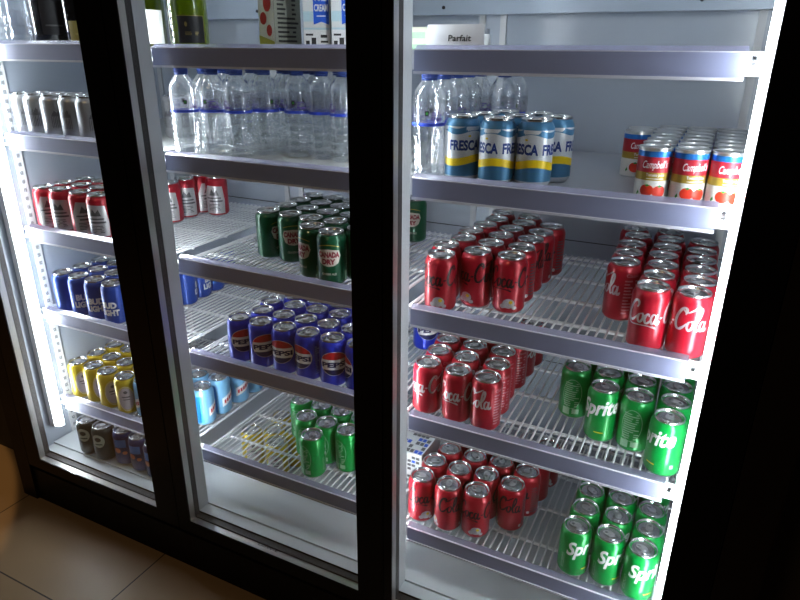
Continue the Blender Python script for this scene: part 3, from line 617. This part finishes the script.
# fruit juice carton: fruit picture on its left face, grey facts panel on its front
carton('juice_carton', -.940, .165, ZT[1], facing(-.940, .165) + .65, .074, .058, .19, 'carton_g',
       [(facts2d(0, .012, .17, .058, 17, 31), 2, 'front'), (rect2d(-.028, .028, .002, .188), 1, 'left'), ([ell2d(.006, .10, .014, .017), ell2d(-.010, .070, .012, .013), ell2d(.010, .045, .010, .012), ell2d(-.008, .135, .012, .014)], 3, 'left'), (poly2d([(-.028, .004), (.028, .004), (.028, .022), (-.028, .036)]), 4, 'left')],
       ['carton_w', 'print_dark', 'soup_red', 'olive_yellow'], 'juice carton with red fruit side and grey facts panel on top shelf')
def milk(x, y, lab, rz):
    carton('milk_carton', x, y, ZT[1], facing(x, y) + rz, .057, .062, .19, 'carton_w',
       [([rect2d(-.028, .028, .062, .082), rect2d(-.028, .028, .125, .15), rect2d(-.028, .028, .004, .05)], 1, 'front'), (poly2d([(-.006, .19), (.027, .19), (.027, .056), (.0105, .062), (-.006, .056)]), 2, 'front'),
        ([text2d('FULL', .025, .016, bold=.03, cx=.0105, cz=.110), text2d('CREAM', .029, .014, bold=.03, cx=.0105, cz=.089), rect2d(.001, .02, .072, .074)], 3, 'front'), (rect2d(-.028, .028, .006, .046), 3, 'front'),
        ([rect2d(-.024, -.016, .012, .024), rect2d(-.012, -.002, .016, .03), rect2d(.008, .024, .010, .014), rect2d(.008, .024, .020, .024), rect2d(-.024, -.008, .034, .038), rect2d(.008, .022, .03, .036)], 4, 'front')],
       ['carton_b', 'ribbon', 'white_ink', 'print_dark'], lab)
milk(-.838, .165, 'milk carton with blue ribbon beside the grey facts panel, top middle shelf', -.1)
milk(-.770, .172, 'rightmost milk carton with blue ribbon against the black post, top middle shelf', -.1)
# behind the right bay's card
carton('dessert_box', -.630, .24, ZT[1], .3, .07, .07, .052, 'carton_cream', [([rect2d(-.03, .03, .006, .018), rect2d(-.02, .02, .030, .042)], 1, 'front'), ([rect2d(-.03, .0, .006, .018), rect2d(-.02, .02, .030, .042)], 1, 'right')], ['palegreen'], 'pale green-printed box behind the small white name card', 'box', top=False)
r = empty('yoghurt_bottle', (-.462, .20, ZT[2])); mb = MB(); mb.lathe([(.009, 0), (.0112, .002), (.0114, .030), (.0095, .036), (.0078, .038)], 24); child(r, 'bottle', mb.mesh('bottle', M['cupplastic']))
mb = MB(); mb.lathe([(.0080, .038), (.0084, .0385), (.0084, .0465), (.0076, .048)], 20); child(r, 'cap', mb.mesh('cap', M['cupcap']), 'grey cap'); tag(r, 'tiny white bottle with grey cap right of the name card', 'bottle')
# name card: a folded white tent card
r = empty('name_card', (-.4545, .020, ZB[0][2] - .0045)); mb = MB(); w = .0535; h = .046
for y0, y1 in ((-.007, 0), (.007, 0)):
    t = .0006; mb.add([(-w, y0, 0), (w, y0, 0), (w, y1, h), (-w, y1, h), (-w, y0 + t, 0), (w, y0 + t, 0), (w, y1 + t, h), (-w, y1 + t, h)], [(0, 1, 2, 3), (7, 6, 5, 4), (0, 4, 5, 1), (2, 6, 7, 3), (0, 3, 7, 4), (1, 5, 6, 2)], 0)
vs, fs = text2d('Parfait', .043, .0105, bold=.018, cx=.010, cz=.0235)
mb.add([(x, -.007 + .007 * z / h - .0004, z) for x, z in vs], fs, 1)
child(r, 'card', mb.mesh('card', [M['card'], M['print_dark']])); tag(r, 'small white folded name card reading Parfait on the top right shelf', 'sign')
# printed box beside the lowest cola cans
bx = carton('drinks_box', -.5975, .200, surf(4, 1), 0, .088, .12, .082, 'carton_w', [], ['ribbon', 'print_dark'], 'white box with blue and black printed blocks behind the lowest cola cans', 'box', top=False)
mb = MB(); rr = random.Random(5)
for i in range(7):
    for j in range(6):
        x0 = -.042 + .012 * i; y0 = -.056 + .0185 * j; mb.add([(x0, y0, .0824), (x0 + .010, y0, .0824), (x0 + .010, y0 + .0145, .0824), (x0, y0 + .0145, .0824)], [(0, 1, 2, 3)], 0 if (i + j * 2) % 5 in (0, 1) and j % 3 != 1 else (1 if rr.random() < .35 else 2))
        mb.add([(-.0442 + .012 * i, -.0605, .066 - .012 * j), (-.0342 + .012 * i, -.0605, .066 - .012 * j), (-.0342 + .012 * i, -.0605, .074 - .012 * j), (-.0442 + .012 * i, -.0605, .074 - .012 * j)], [(0, 1, 2, 3)], rr.choice([2, 2, 1, 1, 0]))
child(bx, 'printed_panel', mb.mesh('printed_panel', [M['ribbon'], M['grey_ink'], M['carton_w']]))

# ------------------------------------------------------------------ the cooler
BX0, BX1 = -1.883, .184
CO = (-.85, .25, -1.38)
cool = empty('drinks_cooler', CO); tag(cool, 'black three-door glass-front drinks cooler with lit white shelves', 'cooler')
mb = MB()
mb.box(-1.83, -1.780, -.08, .63, -1.26, .50); mb.box(.075, .125, -.08, .63, -1.26, .50); mb.box(-1.780, .075, .575, .63, -1.26, .50); mb.box(-1.78, .075, -.08, .575, .45, .50)
shell = build('liner_shell', mb, M['liner'], cool, CO)
mb = MB(); mb.box(-1.78, .075, .5735, .575, -.4735, -.4715); mb.box(-1.78, .075, .5735, .575, -.845, -.843); build('panel_seam', mb, M['slot'], shell, CO)
mb = MB(); mb.box(-1.78, .075, -.08, .575, -1.26, -1.196); mb.box(-1.78, .075, -.048, .575, -1.1965, -1.19); build('floor_liner', mb, M['floorpan'], cool, CO)
mb = MB(); mb.box(-1.775, .070, .545, .5735, .0885, .448); 
hd = build('header_panel', mb, M['panel'], cool, CO)
for i, (sx, sz) in enumerate([(-.70, .106), (-.09, .110), (-1.30, .108)]):
    mb = MB(); mb.tube((sx, .5455, sz), (sx, .543, sz), .0045, 12); build('screw', mb, M['slot'], hd, (sx, .544, sz))
mb = MB(); mb.box(BX0, -1.817, -.12, .63, -1.38, .56); mb.box(.117, BX1, -.12, .63, -1.38, .56); mb.box(-1.817, .117, -.12, .63, .502, .56); build('outer_casing', mb, M['bezel'], cool, CO)
mb = MB(); mb.box(-1.816, .116, -.112, .50, -1.38, -1.262); mb.box(-1.816, .116, -.0805, -.076, -1.262, -1.1965); 
kp = build('kick_plate', mb, M['black'], cool, CO)
MULL = [(-1.214, -1.128), (-.585, -.507)]
for x0, x1 in MULL:
    mb = MB(); mb.rbox(x0, x1, -.081, -.044, -1.1955, .449, .003); mu = build('mullion', mb, M['mull'], cool, CO)
    xc = (x0 + x1) / 2; xc = {-1.171: -1.185, -.546: -.5565}[round(xc, 3)]; mb = MB(); mb.box(xc - .0055, xc + .0055, -.0435, -.0075, -1.12, .42, 0)
    for i in range(96):
        z = -1.10 + i * .0155; mb.box(xc - .005, xc + .005, -.0075, -.0045, z, z + .009, 1)
    l = build('led_strip', mb, [M['white'], M['ledmull']], mu, CO); l['label'] = 'lit white strip of small lamps'
def pilaster(x0, x1, y0, y1, face, par):
    mb = MB(); mb.box(x0, x1, y0, y1, -1.188, .445, 0); n = 66 if face == 'x+' else 0
    for i in range(n):
        z = -1.17 + i * .0245
        if face == 'x+': mb.box(x1 - .0005, x1 + .0004, y0 + (y1 - y0) * .3, y0 + (y1 - y0) * .7, z, z + .011, 1)
        elif face == 'x-': mb.box(x0 - .0004, x0 + .0005, y0 + (y1 - y0) * .3, y0 + (y1 - y0) * .7, z, z + .011, 1)
        else: mb.box(x0 + (x1 - x0) * .3, x0 + (x1 - x0) * .7, y0 - .0004, y0 + .0005, z, z + .011, 1)
    build('pilaster', mb, [M['white'] if face != 'y' else M['mull'], M['softslot']], par, CO)
pilaster(-1.780, -1.776, .020, .044, 'x+', shell); pilaster(.071, .075, .020, .044, 'x-', shell)
for xa in (-1.752, -1.249, -1.193, -.601, -.545, .035): pilaster(xa - .008, xa + .008, .5675, .5735, 'y', shell)
for x0, x1 in (): pilaster(x1 - .014, x1 - .006, -.0425, -.014, 'x+', shell); pilaster(x0 + .006, x0 + .014, -.0425, -.014, 'x-', shell)
# lit tubes on the two side walls
for xc, s in ((-1.741, -1), (.044, 1)):
    mb = MB(); mb.tube((xc, -.036, -1.12), (xc, -.036, .43), .0105, 16); t = build('led_tube', mb, M['ledside'], cool, (xc, -.036, -1.12)); t['label'] = 'bright white lit tube'
    mb = MB(); mb.box(min(xc + s * .011, xc + s * .033), max(xc + s * .011, xc + s * .033), -.05, -.022, -1.125, .435); build('tube_holder', mb, M['white'], t, (xc, -.036, -1.12))
# shelves
XR = [(-1.773, -1.207), (-1.163, -.571), (-.543, .050)]
LIP = [(-1.735, -1.225), (-1.163, -.600), (-.520, .013)]
def shelf(s, b):
    x0, x1 = XR[b]; z = ZB[s][b] - .008; org = (x0, 0, z)
    mb = MB(); yb = .545; n = 35 if b != 0 else 33
    for i in range(1, n): x = x0 + (x1 - x0) * i / n; mb.tube((x, .002, z - .0024), (x, yb, z - .0024), .0023, 6)
    for y in (.012, .092, .222, .368, .50, yb): mb.tube((x0 + .003, y, z - .0084), (x1 - .003, y, z - .0084), .0042, 6)
    for x in (x0 + .003, x1 - .003): mb.tube((x, .0, z - .0042), (x, yb, z - .0042), .0038, 8)
    sh = build('shelf', mb, M['wire'], cool, org)
    sh['label'] = '%s wire shelf of the %s bay' % (ORD[s], ['left', 'middle', 'right'][b])
    a, c = LIP[b]; zt = ZB[s][b]
    mb = MB(); mb.box(a, c, -.011, -.008, zt - .038, zt - .0005, 0); mb.box(a, c, -.0135, -.006, zt - .041, zt - .0365, 1); mb.box(a, c, -.0125, -.008, zt - .0015, zt, 1)
    rail = build('price_rail', mb, [M['rail'], M['railedge']], sh, org)
    mb = MB(); mb.add([(a, -.0085, zt), (c, -.0085, zt), (c, .0012, zt + .0075), (a, .0012, zt + .0075), (a, -.0085, zt - .001), (c, -.0085, zt - .001), (c, .0012, zt + .0062), (a, .0012, zt + .0062)],
        [(0, 1, 2, 3), (7, 6, 5, 4), (0, 4, 5, 1), (2, 6, 7, 3), (0, 3, 7, 4), (1, 5, 6, 2)])
    f = build('rail_flange', mb, M['railtop'], rail, org); f['label'] = 'clear lavender top flange'
    mb = MB()
    for xe, sg in ((a, -1), (c, 1)):
        if abs(xe - x0) < .01 and b == 1: continue
        q = [xe + sg * .001, xe + sg * .019]; q0, q1 = min(q), max(q)
        mb.box(q0, q1, -.006, -.002, zt - .006, zt); mb.box(q0, q1, -.006, -.002, zt - .034, zt - .020)
        mb.box(q1 - .006, q1, -.006, -.002, zt - .020, zt - .006); mb.box(q0, q0 + .005, -.006, -.002, zt - .020, zt - .006)
        e0, e1 = sorted((q1 if sg > 0 else q0, (q1 if sg > 0 else q0) + sg * .016)); mb.box(e0, e1, -.006, .022, zt - .034, zt - .026)
    if mb.v: build('bracket', mb, M['white'], sh, org)
    if s == 1:
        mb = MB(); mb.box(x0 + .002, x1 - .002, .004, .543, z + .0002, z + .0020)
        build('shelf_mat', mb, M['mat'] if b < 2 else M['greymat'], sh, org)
for s in range(5):
    for b in range(3): shelf(s, b)
# doors: front glass with printed black border, silver spacer, dark gasket, inner glass
DOORS = [(-1.814, -1.755, -1.2515, -1.1725), (-1.1695, -1.128, -.596, -.5295), (-.5265, -.507, .0425, .115)]
ZD0, ZD1, ZO0, ZO1 = -1.242, .49, -1.205, .41
for k, (xa, xo0, xo1, xb) in enumerate(DOORS):
    org = (xa, -.1, ZD0); d = empty('door_%d' % (k + 1), org); d.name = 'door'; d.parent = cool; d.location = tuple(p - q for p, q in zip(org, CO)); LOC[d.name] = org
    d['label'] = '%s glass door with black border' % ['left', 'middle', 'right'][k]
    def frame(x0, x1, z0, z1, X0, X1, Z0, Z1, y0, y1, mat, name, par=d):
        mb = MB(); mb.box(X0, x0, y0, y1, Z0, Z1); mb.box(x1, X1, y0, y1, Z0, Z1); mb.box(x0, x1, y0, y1, Z0, z0); mb.box(x0, x1, y0, y1, z1, Z1)
        return build(name, mb, mat, par, org)
    frame(xo0, xo1, ZO0, ZO1, xa, xb, ZD0, ZD1, -.1205, -.1165, M['band'], 'black_border')
    mb = MB(); mb.box(xo0 + .0003, xo1 - .0003, -.1200, -.1170, ZO0 + .0003, ZO1 - .0003); build('front_pane', mb, M['glass'], d, org)
    sp = frame(xo0, xo1, ZO0, ZO1, xo0 - .012, xo1 + .009, ZO0 - .012, ZO1 + .012, -.1163, -.0985, M['alu'], 'spacer'); sp['label'] = 'silver spacer bar'
    mb = MB(); mb.box(xo0 + .0003, xo1 - .0003, -.1010, -.0985, ZO0 + .0003, ZO1 - .0003); build('inner_pane', mb, M['glass'], d, org)
    frame(xo0, xo1, ZO0 + .004, ZO1, xo0 - .012, xo1 + .009, ZO0 - .012, ZO1 + .012, -.0983, -.0815, M['gasket'], 'gasket')
    frame(xo0 - .012, xo1 + .009, ZO0 - .012, ZO1 + .012, xa + .001, xb - .001, ZD0 + .001, ZD1 - .001, -.1163, -.083, M['black'], 'door_frame')
    if k == 1:
        vs, fs = text2d('LOW-E', .062, .007, bold=.02); mb = MB()
        mb.add([(-.877 + x, -.1015 + y, ZO0 + .0004) for x, y in vs], fs); build('printed_mark', mb, M['print_dark'], sp, org)

# ------------------------------------------------------------------ room
mb = MB(); mb.add([(-6, -5, -1.38), (5, -5, -1.38), (5, 3, -1.38), (-6, 3, -1.38)], [(0, 1, 2, 3)]); structure(build('floor', mb, M['floor']))
mb = MB(); mb.box(-6, -1.90, .02, .14, -1.38, 1.3); mb.box(.20, 5, .02, .14, -1.38, 1.3); mb.box(-1.90, .20, .02, .14, .60, 1.3); structure(build('wall_back', mb, M['wall']))

# ------------------------------------------------------------------ lights
def light(kind, name, loc, energy, col, target=None, **kw):
    L = bpy.data.lights.new(name, kind); L.energy = energy; L.color = col
    for k, v in kw.items(): setattr(L, k, v)
    o = bpy.data.objects.new(name, L); COL.objects.link(o); o.location = loc
    if target is not None: o.rotation_euler = (Vector(target) - Vector(loc)).to_track_quat('-Z', 'Y').to_euler()
    return o
light('SPOT', 'downlight', (-2.653, -1.182, 1.2), 80, (1, .60, .24), (-2.653, -1.182, -1.38), spot_size=2 * math.atan(1.3 / 2.58), spot_blend=.03, shadow_soft_size=.01)
light('AREA', 'ceiling_lamp', (-.9, -2.4, 1.3), 7, (1, .66, .34), (-.9, -.6, -1.38), shape='DISK', size=.5)
w = bpy.data.worlds.new('room_glow'); SC.world = w; w.use_nodes = True
bg = w.node_tree.nodes['Background']; bg.inputs[0].default_value = (.010, .0085, .0075, 1); bg.inputs[1].default_value = 1

# ------------------------------------------------------------------ camera
cam = bpy.data.cameras.new('camera'); co = bpy.data.objects.new('camera', cam); COL.objects.link(co)
yaw, pitch, roll = math.radians(26.3338), math.radians(21.4718), math.radians(.43649)
f = Vector((-math.sin(yaw) * math.cos(pitch), math.cos(yaw) * math.cos(pitch), -math.sin(pitch)))
r0 = Vector((math.cos(yaw), math.sin(yaw), 0)); u0 = r0.cross(f)
r = r0 * math.cos(roll) + u0 * math.sin(roll); u = -r0 * math.sin(roll) + u0 * math.cos(roll)
co.matrix_world = Matrix(((r.x, u.x, -f.x, 0), (r.y, u.y, -f.y, CAMY), (r.z, u.z, -f.z, 0), (0, 0, 0, 1)))
cam.sensor_width = 36; cam.sensor_fit = 'HORIZONTAL'; cam.lens = 632.03 / 800 * 36; cam.clip_start = .02
SC.camera = co
for o in list(COL.objects):
    if o.parent is None: o.location.z += 1.38
SC.view_settings.view_transform = 'Standard'; SC.view_settings.look = 'None'; SC.view_settings.gamma = 1; SC.view_settings.exposure = .12
SC.cycles.use_denoising = True
SC.cycles.max_bounces = 14; SC.cycles.transparent_max_bounces = 48; SC.cycles.sample_clamp_indirect = 8
